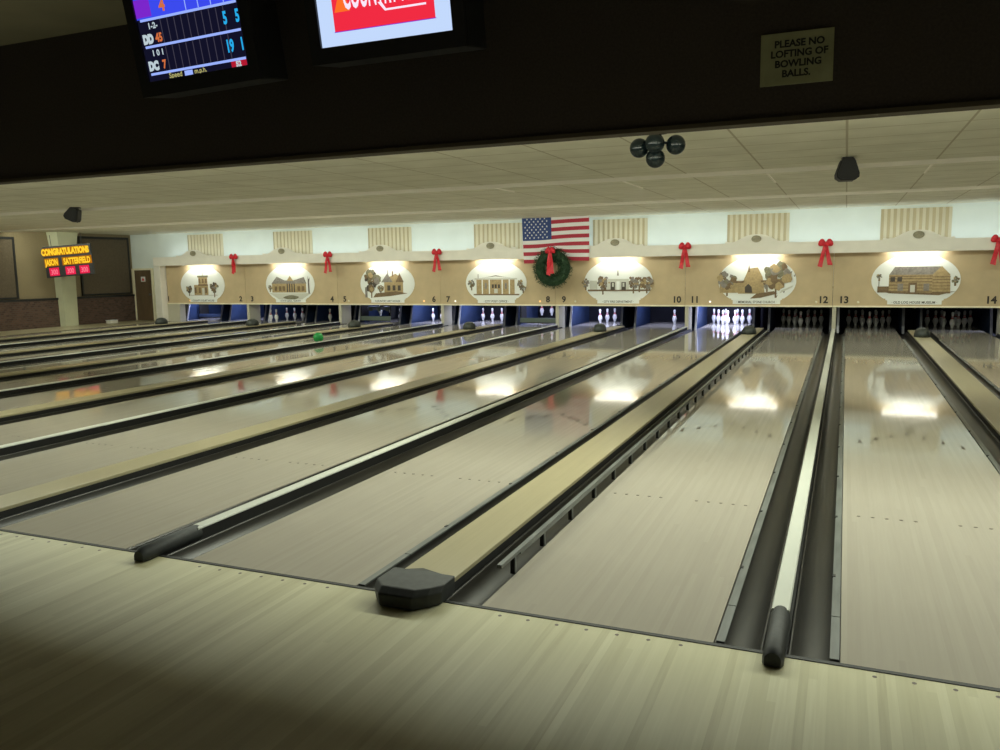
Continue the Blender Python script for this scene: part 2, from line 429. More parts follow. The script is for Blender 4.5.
# wide divisions: flat wooden capping with dark sides and a black nose hood
HW = P/2 - E - L - GW
def wide_div():
    t = empty('wood_division')
    MB().box(-HW, HW, .03, 16.7, .040, .065).build('wood_cap', M['cap_wood'], t, bevel=.004)
    MB().box(-HW+.004, HW-.004, .03, 16.7, -.14, .040).build('side_board', M['black'], t)
    h = MB()
    bot = [(-.165,.10),(-.165,-.09),(-.10,-.165),(.07,-.165),(.125,-.11),(.165,-.05),(.165,.10)]
    top = [(-.175,.10),(-.178,-.06),(-.11,-.13),(.075,-.13),(.135,-.08),(.178,-.02),(.175,.10)]
    vs = [(x,y,.004) for x,y in bot] + [(x*1.04,y-.005,.066) for x,y in bot] + [(x*.97,y,.094) for x,y in top]
    n = 7
    h.add(vs, [tuple(range(n))[::-1]] + [(k*n+i, k*n+(i+1) % n, (k+1)*n+(i+1) % n, (k+1)*n+i) for k in range(2) for i in range(n)] + [(14,15,16,17,18,19,20)])
    h.add([(-.15,.08,.066),(.15,.08,.066),(.15,.08,.092),(-.15,.08,.092),(-.06,.20,.067),(.12,.14,.067)], [(0,1,5,4),(3,2,5,4)[::-1],(1,2,5),(0,4,3)])
    h.build('end_hood', M['rubber'], t, bevel=.006)
    d_ = MB()
    dome = [(.15,0),(.148,.06),(.135,.11),(.10,.155),(.05,.178),(1e-4,.184)]
    d_.lathe(dome, 0, 16, Matrix.Translation((0, 14.95, .065)) @ Matrix.Diagonal((1,1.35,1,1)))
    d_.build('ball_lift_dome', M['hood'], t)
    return t
w0 = wide_div(); tag(w0, '', 'lane divider', 'wood-capped divisions')
for i, k in enumerate(range(-5, 2)):
    x = k*P - P/2; a = 13+2*k-2
    lab = 'wide wood-capped division with a black nose hood between lanes %d and %d' % (a, a+1)
    if i == 0: w0.location = (x, 0, 0); w0['label'] = lab
    else: dup(w0, (x, 0, 0), lab)

# bumper rails folded down along the lane edges
def fold_rail(x, y0, y1, label, notch):
    t = empty('bumper_rail', (x, 0, 0))
    r = MB(); r.box(-.018, .018, y0, notch-.004, -.003, .006); r.box(-.018, .018, notch+.004, y1, -.003, .006)
    r.build('rail', M['rail'], t)
    k = 0; y = notch+.5
    while y < y1 and k < 14:
        h = MB(); h.box(-.021, -.006, y, y+.03, -.002, .009); h.build('hinge', M['black'], t); y += 1.05; k += 1
    tag(t, label, 'bumper rail', 'folded bumper rails')
fold_rail(-E+.028, .03, 15.5, 'grey folded bumper rail along lane 12 beside the white tube', .42)
fold_rail(E-.022, .03, 15.5, 'grey folded bumper rail along lane 13 beside the white tube', .46)
fold_rail(lane_c(11)+L/2+.025, .03, 15.0, 'grey folded bumper rail between lane 11 and the wood division', .5)
fold_rail(lane_c(13)+L/2+.025, .03, 15.0, 'grey folded bumper rail between lane 13 and the wood division', .5)
fold_rail(lane_c(14)-L/2-.03, .03, 15.0, 'grey folded bumper rail between lane 14 and the wood division', .5)
fold_rail(-2*P-E+.03, .03, 15.5, 'thin grey rail along lane 8 beside the white tube', .5)
# raised rail on posts, left side of lane 12
t = empty('bumper_rail', (lane_c(12)-L/2-.02, 0, 0))
MB().box(-.013, .013, .28, 15.8, .086, .104).build('rail', M['rail'], t)
MB().box(-.015, .015, .54, 15.8, .074, .086).build('under_rail', M['rail'], t)
y = .45
for k in range(24):
    pb = MB(); pb.box(-.010, .010, y, y+.035, -.003, .085); pb.build('post', M['black'], t)
    st = MB(); st.box(.010, .016, y+.004, y+.022, -.005, .085); st.build('post_face', M['rail'], t)
    y += (.52 if k else .45)
tag(t, 'raised grey bumper rail on short posts along lane 12 beside the wood division', 'bumper rail')

# ------------------------------------------------------------------ masking units with oval pictures
def blob(b, cx, cz, r, m, y, rnd, sx=1.0, n=14, rough=.28):
    pts = [(cx+sx*r*(1-rough*rnd.random())*math.cos(2*PI*k/n), cz+r*(1-rough*rnd.random())*math.sin(2*PI*k/n)) for k in range(n)]
    b.prism(pts, 'y', -y-.0005, -y, m)
def rect(b, x0, x1, z0, z1, m, y): b.box(x0, x1, -y-.0012, -y, z0, z1, m)
def poly(b, pts, m, y): b.prism(pts, 'y', -y-.0012, -y, m)
def tree(b, cx, cz, r, rnd, y=.012, m=(5,1)):
    rect(b, cx-.02, cx+.02, cz-r*1.5, cz-r*.5, 1, y)
    for k in range(26):
        a = rnd.random()*2*PI; q = r*.78*rnd.random()**.5
        blob(b, cx+q*math.cos(a), cz+q*math.sin(a), r*(.20+.20*rnd.random()), m[k % len(m)] if k < 20 else (4,2,1)[k % 3], y+.0007*k, rnd, n=9, rough=.45)
def art(b, k):
    rnd = random.Random(40+k); Y = .010
    if k == 0:      # court house with tower
        rect(b, -.55,.62,-.335,-.325,1,Y); rect(b,-.36,.24,-.32,.0,2,Y); rect(b,-.16,.22,-.0,.26,2,Y+.002); rect(b,-.2,.26,.24,.30,5,Y+.004); rect(b,-.18,.24,-.03,.02,1,Y+.004)
        for x in (-.11,.03,.16): rect(b,x-.035,x+.035,.06,.2,1,Y+.004)
        for x in (-.3,-.12,.15): rect(b,x-.04,x+.04,-.26,-.08,1,Y+.004)
        rect(b,-.02,.08,-.32,-.1,6,Y+.004); tree(b,.50,-.08,.21,rnd,m=(5,1,3)); tree(b,-.58,-.14,.14,rnd,m=(5,1,3))
        rect(b,.01,.03,.3,.44,5,Y)
    elif k == 1:    # long building with lawn and bare tree
        rect(b,-.7,.62,-.25,.02,2,Y); poly(b,[(-.72,.02),(-.5,.24),(-.2,.12),(.15,.12),(.55,.22),(.64,.02)],4,Y+.002); poly(b,[(-.12,.1),(.14,.1),(.01,.26)],2,Y+.004)
        for k2 in range(4): rect(b,-.12+k2*.09,-.08+k2*.09,-.24,.02,3,Y+.004)
        for k2 in (-.55,-.38,-.24,.34,.5): rect(b,k2-.05,k2+.05,-.2,-.06,1,Y+.004)
        poly(b,[(-.8,-.27),(.8,-.27),(.45,-.46),(-.45,-.46)],6,Y); blob(b,.03,-.40,.08,5,Y+.003,rnd,4.2)
        poly(b,[(.70,-.28),(.76,-.28),(.74,.05),(.78,.22),(.73,.12),(.70,.26),(.69,.05)],4,Y+.004); rect(b,.72,.745,-.28,.16,3,Y+.006); tree(b,-.78,-.1,.09,rnd)
    elif k == 2:    # house behind a big tree
        rect(b,-.1,.55,-.26,.04,2,Y); poly(b,[(-.14,.04),(-.02,.26),(.1,.2),(.3,.28),(.45,.2),(.58,.04)],2,Y+.002); poly(b,[(.30,.04),(.44,.30),(.58,.04)],1,Y+.004)
        poly(b,[(-.2,.04),(.02,.3),(.2,.04)],4,Y+.003); rect(b,.18,.22,.2,.36,1,Y+.004); rect(b,.02,.05,.25,.40,4,Y+.004)
        for x in (.06,.24,.42): rect(b,x-.05,x+.05,-.2,-.05,3,Y+.006)
        poly(b,[(-.5,-.40),(.1,-.36),(.7,-.28),(.3,-.22),(-.4,-.28)],1,Y+.003); tree(b,-.55,.1,.34,rnd,m=(5,1,5,3)); rect(b,-.78,-.70,-.4,-.1,4,Y+.002); tree(b,-.22,-.14,.12,rnd,.02)
    elif k == 3:    # flat front with white pilasters
        rect(b,-.62,.62,-.3,.1,2,Y)
        for x in (-.62,-.42,-.2,.2,.42,.6): rect(b,x-.018,x+.018,-.3,.12,0,Y+.004)
        rect(b,-.66,.66,.09,.13,6,Y+.006); poly(b,[(-.5,.13),(-.2,.17),(0,.21),(.2,.17),(.5,.13),(0,.18)],4,Y+.004); rect(b,-.7,.72,-.335,-.3,1,Y)
        for x in (-.09,0,.1): rect(b,x-.03,x+.03,-.14,-.04,3,Y+.004)
        for x in (-.31,.31): rect(b,x-.03,x+.03,-.16,0,4,Y+.004)
        rect(b,-.05,.06,-.28,-.16,6,Y+.005); tree(b,-.76,-.02,.12,rnd,m=(4,5)); tree(b,.76,-.02,.12,rnd,m=(4,5)); tree(b,.84,-.14,.09,rnd,m=(4,5)); rect(b,-.56,-.54,.13,.24,4,Y)
    elif k == 4:    # fire house among trees
        for cx, r in ((-.9,.12),(-.42,.2),(-.34,.14),(.42,.18),(.58,.16),(.78,.18),(.86,.14)): tree(b,cx,-.02,r,rnd,m=(4,1))
        rect(b,-.78,-.58,-.2,.04,6,Y+.016); rect(b,-.84,.86,-.23,-.19,1,Y+.018); rect(b,-.3,.3,-.2,.08,6,Y+.018); poly(b,[(-.34,.08),(0,.17),(.34,.08)],0,Y+.02); poly(b,[(-.03,.15),(.03,.15),(0,.33)],4,Y+.018)
        rect(b,-.2,-.08,-.2,.0,3,Y+.02); rect(b,.1,.22,-.2,.0,3,Y+.02); rect(b,-.04,.05,-.2,.02,0,Y+.02); rect(b,-.16,-.11,-.12,-.02,6,Y+.022); rect(b,.13,.18,-.12,-.02,6,Y+.022)
    elif k == 5:    # stone chapel
        tree(b,-.72,.02,.25,rnd,.017,m=(4,1,5)); rect(b,-.9,-.3,-.28,-.03,2,Y+.01); rect(b,-.62,-.3,-.04,.01,1,Y+.012); poly(b,[(-.45,-.3),(-.2,.3),(.02,.33),(.14,.1),(.2,-.3)],2,Y+.012)
        poly(b,[(-.22,.22),(-.19,.42),(-.16,.22)],1,Y+.014); poly(b,[(-.28,-.28),(-.28,-.14),(-.2,-.06),(-.12,-.14),(-.10,-.28)],3,Y+.016); rect(b,.1,.3,-.03,.02,1,Y+.016)
        poly(b,[(-.15,-.42),(.0,-.3),(.42,-.24),(.5,-.3),(.1,-.4)],1,Y+.018); tree(b,.46,.14,.36,rnd,.019,m=(2,5,1)); tree(b,.25,-.08,.12,rnd,.014,m=(4,4))
        for x, z in ((.82,.2),(.9,.12),(.66,-.26),(.48,-.38)): poly(b,[(x-.03,z),(x+.03,z+.05),(x,z-.03)],4,Y)
        poly(b,[(.55,-.3),(.85,-.15),(.88,-.1),(.6,-.22)],6,Y+.01)
    else:           # log house
        rect(b,-.56,.56,-.3,.12,2,Y); poly(b,[(-.56,.12),(-.44,.3),(.52,.3),(.46,.12)],4,Y+.003); poly(b,[(.36,-.3),(.36,.12),(.54,.31),(.72,.12),(.74,-.3)],2,Y+.006)
        for z in (-.26,-.19,-.12,-.05,.02,.08): rect(b,-.56,.36,z,z+.018,1,Y+.004); rect(b,.36,.73,z-.02,z-.005,1,Y+.008)
        for x in (-.48,-.33): rect(b,x-.05,x+.05,-.03,.07,3,Y+.006)
        for x in (-.31,.24): rect(b,x-.06,x+.06,-.24,-.08,4,Y+.006)
        rect(b,-.14,.04,-.3,-.06,1,Y+.006); rect(b,-.10,.0,-.29,-.11,6,Y+.008)
        poly(b,[(-.85,-.24),(-.5,-.30),(.5,-.34),(.86,-.25),(.5,-.28),(-.4,-.27)],1,Y+.01); rect(b,-.8,-.56,-.28,-.14,1,Y+.004)
        tree(b,.83,.0,.09,rnd,m=(5,5)); tree(b,-.77,.09,.07,rnd,m=(5,4)); rect(b,-.78,-.765,-.24,.1,3,Y)
CAP = ['COUNTY COURT HOUSE','STATE GEOL. SURVEY','COUNTRY ART HOUSE','CITY POST OFFICE','CITY FIRE DEPARTMENT','MEMORIAL STONE CHURCH','OLD LOG HOUSE MUSEUM']
WHAT = ['a tower courthouse','a long columned building and lawn','a house behind a big tree','a flat front with white pilasters','a small fire house among trees','a stone chapel and big tree','a log house']
DOTS = {0:[(-18.86,'o')],2:[(-12.96,'x'),(-10.52,'o')],3:[(-9.56,'w'),(-7.11,'o')],4:[(-6.15,'x')],5:[(-2.77,'w'),(-.39,'x')],6:[(.49,'x')]}
RX90 = Matrix.Rotation(PI/2, 4, 'X')     # lettering plane xy -> xz facing -y
ZB, ZT = .555, 1.80; MX = -.045
for k in range(7):
    xc = (k-6)*P + P/2 + MX
    t = empty('masking_unit', (xc, YM, ZB))
    x0 = -P/2+.004; x1 = P/2-.004
    if k == 0: x0 = -P/2 + .20
    b = MB(); b.box(x0, x1, 0, .03, .035, 1.93-ZB); b.build('board', M['tan'], t)
    MB().box(x0, x1, -.03, .03, 0, .035).build('bottom_trim', M['cream'], t)
    # oval plate with a plaque
    pl = MB(); n = 48; rx, rz, cz = .875, .57, .60; pts = []
    for i in range(n):
        a = -PI/2 + 2*PI*i/n; pts.append((rx*math.cos(a), cz+rz*math.sin(a)))
    pts = [p for p in pts if not (p[1] < .19 and abs(p[0]) < .57)]
    pts += [(-.57,.19),(-.575,.165),(-.535,.15),(-.535,.065),(.535,.065),(.535,.15),(.575,.165),(.57,.19)]
    pts.sort(key=lambda p: math.atan2(p[1]-.45, p[0]))
    pl.prism(pts, 'y', -.014, -.001, 0)
    plate = pl.build('oval_plate', M['oval'], t)
    ab = MB(); art(ab, k)
    ab.v = [(x*.93, y-.004, z*.97+cz) for x, y, z in ab.v]
    ab.build('printed_picture', INK, plate)
    lt = MB(); lt.text('\u00b7 '+CAP[k]+' \u00b7', .078, Matrix.Translation((0, -.016, .085)) @ RX90, 0, bold=.001, sx=min(1.0, 19/len(CAP[k])*.92))
    lt.build('caption', M['dark_ink'], plate)
    for s_, num in ((-1, 2*k+1), (1, 2*k+2)):
        nx = -P/2+.235 if s_ < 0 else P/2-.20
        MB().text(str(num), .215, Matrix.Translation((nx, -.004, .095)) @ RX90, 0, bold=.007, depth=.002).build('lane_number', M['digit'], t)
    for X, kind in DOTS.get(k, []):
        lm = MB(); lm.ball((X-xc, -.008, .115), .026, n=10, k=6); lm.build('indicator_lamp', M[{'o':'bulb_o','w':'bulb_w','x':'bulb_off'}[kind]], t)
    tag(t, 'tan panel numbered %d and %d with oval picture of %s' % (2*k+1, 2*k+2, WHAT[k]), 'masking panel', 'masking panels')
t = empty('masking_unit', (P*1.5+MX, YM, ZB))
MB().box(-P/2+.004, XR-P*1.5-.02, 0, .03, .035, 1.93-ZB).build('board', M['tan'], t); MB().box(-P/2+.004, XR-P*1.5-.02, -.012, .03, 0, .035).build('bottom_trim', M['cream'], t)
tag(t, 'tan masking panel at the right picture edge, past the number 14', 'masking panel', 'masking panels')
# end pier of the masking row
t = empty('masking_pier', (-19.95, 16.55, 0))
MB().box(-.12, .13, 0, .49, 0, 1.76).build('post', M['valance'], t, bevel=.01)
MB().box(.13, .62, .24, .48, .002, .55).build('return_panel', M['kick_cream'], t)
tag(t, 'cream end post of the masking row beside the brown door', 'post')

# valance boards with a scalloped hump, one over each pair
def valance(x0, x1, k, label):
    t = empty('valance_board', ((k-6)*P + P/2 + MX, YV, 1.77))
    h0 = .28
    top = [(x1, h0-.02)]
    if k < 7:
        half = [(.70,.262),(.685,.30),(.66,.305),(.60,.288),(.52,.292),(.44,.315),(.36,.36),(.29,.40),(.21,.432),(.12,.452),(.06,.458),(0,.46)]
        top += half + [(-a, b_) for a, b_ in half[-2::-1]]
    top += [(x0, h0-.02)]
    b = MB(); b.prism([(x0, 0), (x1, 0)] + top, 'y', 0, .03, 0)
    b.build('scalloped_board', M['valance'], t)
    MB().box(x0, x1, .03, .325, .14, .165).build('shelf', M['valance'], t)
    if k < 7:
        r = MB(); r.lathe([(.11,0),(.11,.02),(.085,.03),(.06,.018),(1e-4,.026)], 0, 20, Matrix.Translation((0,0,.355)) @ Matrix.Diagonal((1,1,.72,1)) @ RX90)
        r.build('rosette', M['rosette'], t)
    tag(t, label, 'valance', 'white valance boards')
for k in range(7):
    valance(-P/2+(.02 if k == 0 else 0), P/2, k, 'white scalloped valance board above the panel numbered %d and %d' % (2*k+1, 2*k+2))
valance(-P/2, XR-P*1.5-.02, 7, 'plain white valance board end at the right picture edge')
# pleated striped panels on the white wall
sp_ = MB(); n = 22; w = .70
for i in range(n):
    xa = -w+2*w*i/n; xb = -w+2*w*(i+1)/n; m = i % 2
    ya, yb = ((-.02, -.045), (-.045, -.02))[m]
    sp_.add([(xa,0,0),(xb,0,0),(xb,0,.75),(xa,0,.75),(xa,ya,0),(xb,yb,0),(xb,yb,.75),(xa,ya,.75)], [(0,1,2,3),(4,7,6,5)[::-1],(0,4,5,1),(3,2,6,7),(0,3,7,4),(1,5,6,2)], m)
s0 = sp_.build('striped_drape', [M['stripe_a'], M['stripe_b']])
tag(s0, '', 'drape', 'striped drapes')
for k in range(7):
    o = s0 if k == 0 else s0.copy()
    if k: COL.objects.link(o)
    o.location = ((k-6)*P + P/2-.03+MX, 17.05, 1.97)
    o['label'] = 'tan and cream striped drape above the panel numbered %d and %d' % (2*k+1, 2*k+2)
# fluorescent lamps under the valance, one over each oval
f0 = empty('fluorescent_lamp')
fb = MB(); fb.tube([(-.55,0,-.045),(.55,0,-.045)], .016, n=8); fb.build('lamp_tube', M['tube_lamp'], f0)
MB().box(-.60, .60, -.04, .04, -.025, .073).build('batten', M['white_tube'], f0)
for s_ in (-1, 1): MB().box(s_*.575-.015, s_*.575+.015, -.02, .02, -.07, -.025).build('lamp_holder', M['white_tube'], f0)
tag(f0, '', 'lamp', 'fluorescent lamps under the valance')
for k in range(7):
    lab = 'fluorescent lamp under the valance above the picture of %s' % WHAT[k]
    pos = ((k-6)*P+P/2+MX, YV+.15, 1.835)
    area('valance_lamp', (pos[0], pos[1]+.02, pos[2]-.045), (math.radians(62),0,0), 1.05, .03, 3.6, (1.0,1.0,.88))
    if k == 0: f0.location = pos; f0['label'] = lab
    else: dup(f0, pos, lab)

# ------------------------------------------------------------------ pits
LIT = {1:.8, 2:.7, 3:.10, 4:.012, 5:.35, 6:1.0, 7:1.0, 8:.9, 9:1.0, 10:.6, 11:1.9, 15:1.9}
for k in range(-6, 2):
    t = empty('pit_post', (k*P, YM+.03, 0))
    if k > -6:
        MB().box(-.035, .035, .01, .50, -.1, .56).build('side_face', M['kick_cream'], t)
        MB().box(-.042, .042, -.02, .01, -.1, .56).build('front_strip', M['kick_cream'], t)
        tag(t, ('cream pit post between lanes %d and %d' % (13+2*k-1, 13+2*k)) if k < 1 else 'cream pit post past lane 14 at the right edge', 'post', 'pit posts')
    else: bpy.data.objects.remove(t)
M['kick_dark'] = mat('kickback_dark_edge', (.10,.10,.115), .5)
protos = {}
for n in LANES:
    for side in (-1, 1):
        x = lane_c(n)+side*(L/2+.165)
        nm = 'lane %d' % n if n < 15 else 'the lane past number 14'
        inner = (n % 2 == 1) == (side < 0)
        pale = n % 2 == 1 and side < 0
        lab = '%s pit side plate of %s on its %s' % ('pale-edged blue' if pale else 'dark-edged blue', nm, 'cream post side' if inner else 'wood division side')
        if pale not in protos:
            kb = empty('kickback_plate', (x, 17.6, 0))
            MB().prism([(.03,-.1),(.30,.9),(1.75,.9),(1.75,-.1)],'x',-.02,.02).build('side_panel', M['kick_blue'], kb)
            MB().prism([(0,-.1),(.27,.9),(.30,.9),(.03,-.1)],'x',-.026,.026).build('front_edge', M['kick_edge' if pale else 'kick_dark'], kb)
            tag(kb, lab, 'kickback plate', 'kickback plates'); protos[pale] = kb
        else: dup(protos[pale], (x, 17.6, 0), lab)
# pins
PROF = [(.0258,0),(.0286,.019),(.0362,.057),(.0500,.0857),(.0575,.115),(.0605,.1143+.02),(.0590,.150),(.0500,.185),(.0360,.215),(.0260,.238),(.0232,.254),(.0236,.270),(.0262,.300),(.0305,.325),(.0318,.343),(.0300,.358),(.0230,.372),(.0120,.379),(1e-4,.381)]
pb = MB(); pb.lathe(PROF, 0, 16, None, lambda k: 1 if k in (8, 10) else 0)
pin0 = pb.build('bowling_pin', [M['pin'], M['pin_red']]); tag(pin0, '', 'bowling pin', 'bowling pins')
SP = [(0,0),(-.152,.264),(.152,.264),(-.305,.528),(0,.528),(.305,.528),(-.457,.792),(-.152,.792),(.152,.792),(.457,.792)]
SPN = ['front pin','left pin of the second row','right pin of the second row','left pin of the third row','middle pin of the third row','right pin of the third row','leftmost pin of the back row','inner left pin of the back row','inner right pin of the back row','rightmost pin of the back row']
state = {'first': True}
def pin(x, y, z, label, rot=(0,0,0)):
    o = pin0 if state['first'] else pin0.copy()
    if not state['first']: COL.objects.link(o)
    state['first'] = False
    o.location = (x, y, z); o.rotation_euler = rot; o['label'] = label
def rack(n, ids, y0, fmt, z=0):
    for i in ids:
        a, b_ = SP[i-1]; pin(lane_c(n)+a, y0+b_, z, fmt % SPN[i-1] if '%s' in fmt else fmt)
for n in (11, 12, 13, 14):
    rack(n, (1,2,3,4,6,7,8,9,10), 18.29, ('%s of the ' + ('bright' if n == 11 else 'dim') + ' full rack on lane ' + str(n)))
rack(10, (3,), 18.29, 'single white pin left standing on lane 10')
pin(lane_c(9)-.13, 18.55, 0, 'leftmost of the three white pins on lane 9'); pin(lane_c(9)+.0, 18.82, 0, 'middle of the three white pins on lane 9'); pin(lane_c(9)+.152, 19.05, 0, 'rightmost of the three white pins on lane 9')
for i, nm in ((7,'leftmost'),(8,'middle'),(9,'rightmost')):
    a, b_ = SP[i-1]
    pin(lane_c(8)+a, 19.05, .16, '%s of the three pins lifted above the sweep on lane 8' % nm)
    pin(lane_c(7)+a, 18.80, 0, '%s of the three bright pins on lane 7' % nm)
pin(lane_c(6)-.457, 18.62, 0, 'bright pin standing clear on lane 6 by the blue side plate'); pin(lane_c(6)-.152, 18.60, 0, 'bright pin on lane 6 half hidden by the cream post')
pin(lane_c(5)-.152, 18.0, .17, 'left pin of two held by the setter on lane 5'); pin(lane_c(5)+.10, 18.2, .17, 'right pin of two held by the setter on lane 5'); pin(lane_c(5)+.36, 18.3, 0, 'pin standing at the right end of the lane 5 deck')
pin(lane_c(4)-.30, 17.85, 0, 'pale pin on lane 4 beside the cream post')
for i, nm in ((7,'leftmost'),(8,'second'),(9,'third'),(10,'rightmost')):
    a, b_ = SP[i-1]; pin(lane_c(3)+a, 18.25, 0, '%s of the four dim pins on lane 3' % nm)
pin(-16.22, 17.35, 0, 'big bright pin standing forward on lane 3 beside the cream post'); pin(-16.06, 17.42, 0, 'second bright pin standing forward on lane 3')
rack(15, (7,), 18.25, 'bright pin at the right picture edge, past lane 14')
M['setter'] = mat('setter_grey', (.16,.19,.25), .5)
# sweep bars lowered on some lanes
def sweep(n, y, z0, z1, label, m):
    t = empty('sweep_bar', (lane_c(n), y, 0))
    MB().box(-.51, .51, -.02, .02, z0, z1).build('board', m, t, bevel=.006)
    for s_ in (-1, 1): MB().box(s_*.50-.02, s_*.50+.02, .02, .42, z1-.05, z1+.38).build('arm', M['black'], t)
    MB().box(-.51, .51, -.024, -.019, z0, z0+.02).build('rubber_lip', M['black'], t)
    tag(t, label, 'sweep bar', 'sweep bars')
sweep(8, 17.45, .05, .19, 'grey-green sweep bar lowered across lane 8 under the lifted pins', M['sweep'])
sweep(5, 17.45, .05, .19, 'dark green sweep bar lowered across lane 5', M['sweep'])
sweep(1, 18.0, .05, .17, 'blue sweep bar across lane 1', M['kick_blue'])
# pin setter table lowered on lane 5
t = empty('pinsetter_table', (lane_c(5)+.02, 17.74, .36))
MB().box(-.40, .43, -.10, .12, .0, .10).build('table', M['setter'], t, bevel=.01)
for x in (-.28, 0, .28): MB().box(x-.05, x+.05, -.12, -.10, -.03, .08).build('cup', M['sweep'], t)
MB().box(.0, .1, -.05, .05, .09, .6).build('hanger', M['black'], t)
tag(t, 'pale blue-grey pin setter table lowered over the lane 5 pins', 'pinsetter')

# ------------------------------------------------------------------ decorations
def flag():
    W, H = 1.76, 1.15; nx, nz = 52, 39
    def pos(u, v):                                   # u right, v up, 0..1
        sag = -.012*math.sin(u*PI*2.2)*(1-v)
        pinch = math.exp(-((u-.47)/.16)**2)
        z = v*H + sag + pinch*max(0, .36-v)*.30*H
        y = -.012 - .012*math.sin(u*9+v*2) * (1-v*.5) - .03*pinch*(1-v)
        x = (u-.5)*W + (.02*(1-v)*(1-2*u))
        return (x, y, z + .012*u)
    b = MB(); vs = [pos(i/nx, j/nz) for j in range(nz+1) for i in range(nx+1)]; fs = [[], [], []]
    for j in range(nz):
        for i in range(nx):
            s_ = 12 - j//3
            m = 2 if (i < nx*.43 and s_ < 7) else (0 if s_ % 2 == 0 else 1)
            q = j*(nx+1)+i; fs[m].append((q, q+1, q+nx+2, q+nx+1))
    for m in range(3): b.add(vs, fs[m], m, True)
    bk = [(x, y+.008, z) for x, y, z in vs]
    b.add(bk, [f[::-1] for k in fs for f in k], 1, True)
    for r in range(9):                               # 50 stars
        cnt = 6 if r % 2 == 0 else 5
        for c_ in range(cnt):
            u0 = (.43*.92)*((c_*2+1+(0 if cnt == 6 else 1))/12)+.012; v0 = 1-(7/13)*((r+1)/10)
            pts = []
            for k in range(10):
                a = PI/2+k*PI/5; rr = .028 if k % 2 == 0 else .0115
                x, y, z = pos(u0+rr*math.cos(a)/W, v0+rr*math.sin(a)/H); pts.append((x, y-.004, z))
            b.add(pts, [tuple(range(10))], 1)
    o = b.build('flag', [M['flag_red'], M['flag_white'], M['flag_blue']])
    o.location = (-6.54, YV-.02, 1.67); o.scale = (1.01, 1, 1.075); o.rotation_euler = (0, -.022, 0)
    tag(o, 'red, white and blue striped flag hung on the valance behind the wreath', 'flag')
flag()
def ribbon_bow(parent, s=1.0, wide=1.0, tail=.5, spread=.08, rnd=None, Y=0):
    for sd in (-1, 1):
        b = MB(); prof = [(.03,0),(.065,.03),(.105,.08),(.11,.115),(.08,.15),(1e-4,.165)]
        mx = Matrix.Translation((0,Y,0)) @ Matrix.Rotation(sd*(PI/2-.50*(1.9-wide)), 4, 'Y') @ Matrix.Diagonal((.85*s,.42*s,wide*s,1))
        b.lathe(prof, 0, 12, mx); b.build('loop', M['red'], parent)
    MB().ball((0,Y-.03*s,0), (.045*s,.035*s,.05*s), n=10, k=8).build('knot', M['red'], parent)
    for sd in (-1, 1):
        b = MB(); n = 8; w = .05*s; vs = []
        for i in range(n+1):
            tt = i/n; x = sd*(.015+spread*tt**1.2)*s; z = -tail*tt*s*(1 if sd < 0 else .96); y = Y-.015-.014*math.sin(tt*7+sd)
            ww = w*(.7+.4*tt)
            vs += [(x-ww,y,z),(x+ww,y-.01,z+(.035*sd*s if i == n else 0)),(x+ww,y+.006-.01,z),(x-ww,y+.006,z)]
        fs = []
        for i in range(n):
            for q in range(4): fs.append((i*4+q, i*4+(q+1) % 4, i*4+4+(q+1) % 4, i*4+4+q))
        fs += [(0,3,2,1), (n*4, n*4+1, n*4+2, n*4+3)]
        b.add(vs, fs, 0, False); b.build('tail', M['red'], parent)
BOWS = [(-16.73,1.0,.50,.03,'2 and 3'),(-13.37,1.0,.52,.09,'4 and 5'),(-9.90,1.0,.52,.09,'6 and 7'),(-3.32,1.0,.52,.08,'10 and 11'),(-.225,1.05,.52,.10,'12 and 13'),(3.10,1.0,.52,.08,None)]
for x, wd, tl, spd, lab in BOWS:
    t = empty('ribbon_bow', (x, YV-.055, 1.965)); ribbon_bow(t, .92, wd, tl, spd)
    tag(t, 'red ribbon bow on the valance %s' % ('above the numbers '+lab if lab else 'at the right picture edge, past the number 14'), 'bow', 'red ribbon bows')
# wreath
t = empty('wreath', (-6.58, YV-.19, 1.03))
b = MB(); rnd = random.Random(3); RR, rr = .335, .165; CZ = .50
tor = MB(); nu, nv = 28, 8
vs = [((RR+rr*.75*math.cos(2*PI*j/nv))*math.cos(2*PI*i/nu), rr*.5*math.sin(2*PI*j/nv), CZ+(RR+rr*.75*math.cos(2*PI*j/nv))*math.sin(2*PI*i/nu)) for i in range(nu) for j in range(nv)]
b.add(vs, [(i*nv+j, ((i+1) % nu)*nv+j, ((i+1) % nu)*nv+(j+1) % nv, i*nv+(j+1) % nv) for i in range(nu) for j in range(nv)], 0, True)
for k in range(2600):
    a = rnd.random()*2*PI; ph = rnd.random()*2*PI; q = rr*(.7+.35*rnd.random())
    c_ = Vector(((RR+q*math.cos(ph))*math.cos(a), q*.55*math.sin(ph)*(1 if rnd.random() < .3 else -abs(1)), CZ+(RR+q*math.cos(ph))*math.sin(a)))
    c_.y = -abs(c_.y)
    out = Vector((math.cos(ph)*math.cos(a), -abs(math.sin(ph))*.6, math.cos(ph)*math.sin(a)))
    dr = (out*.7 + Vector((-math.sin(a),0,math.cos(a)))*rnd.uniform(-.9,.9) + Vector((rnd.uniform(-.5,.5),rnd.uniform(-.4,0),rnd.uniform(-.5,.5)))).normalized()
    ln = rnd.uniform(.05,.10); sd = dr.cross(Vector((rnd.uniform(-1,1),rnd.uniform(-1,1),rnd.uniform(-1,1)))).normalized()*.007
    b.add([c_-sd, c_+sd, c_+dr*ln], [(0,1,2)])
b.build('foliage', M['pine'], t)
bw = empty('bow', (-.02,-.10,.90)); bw.parent = t
ribbon_bow(bw, 1.0, .8, .56, .035, Y=-.02)
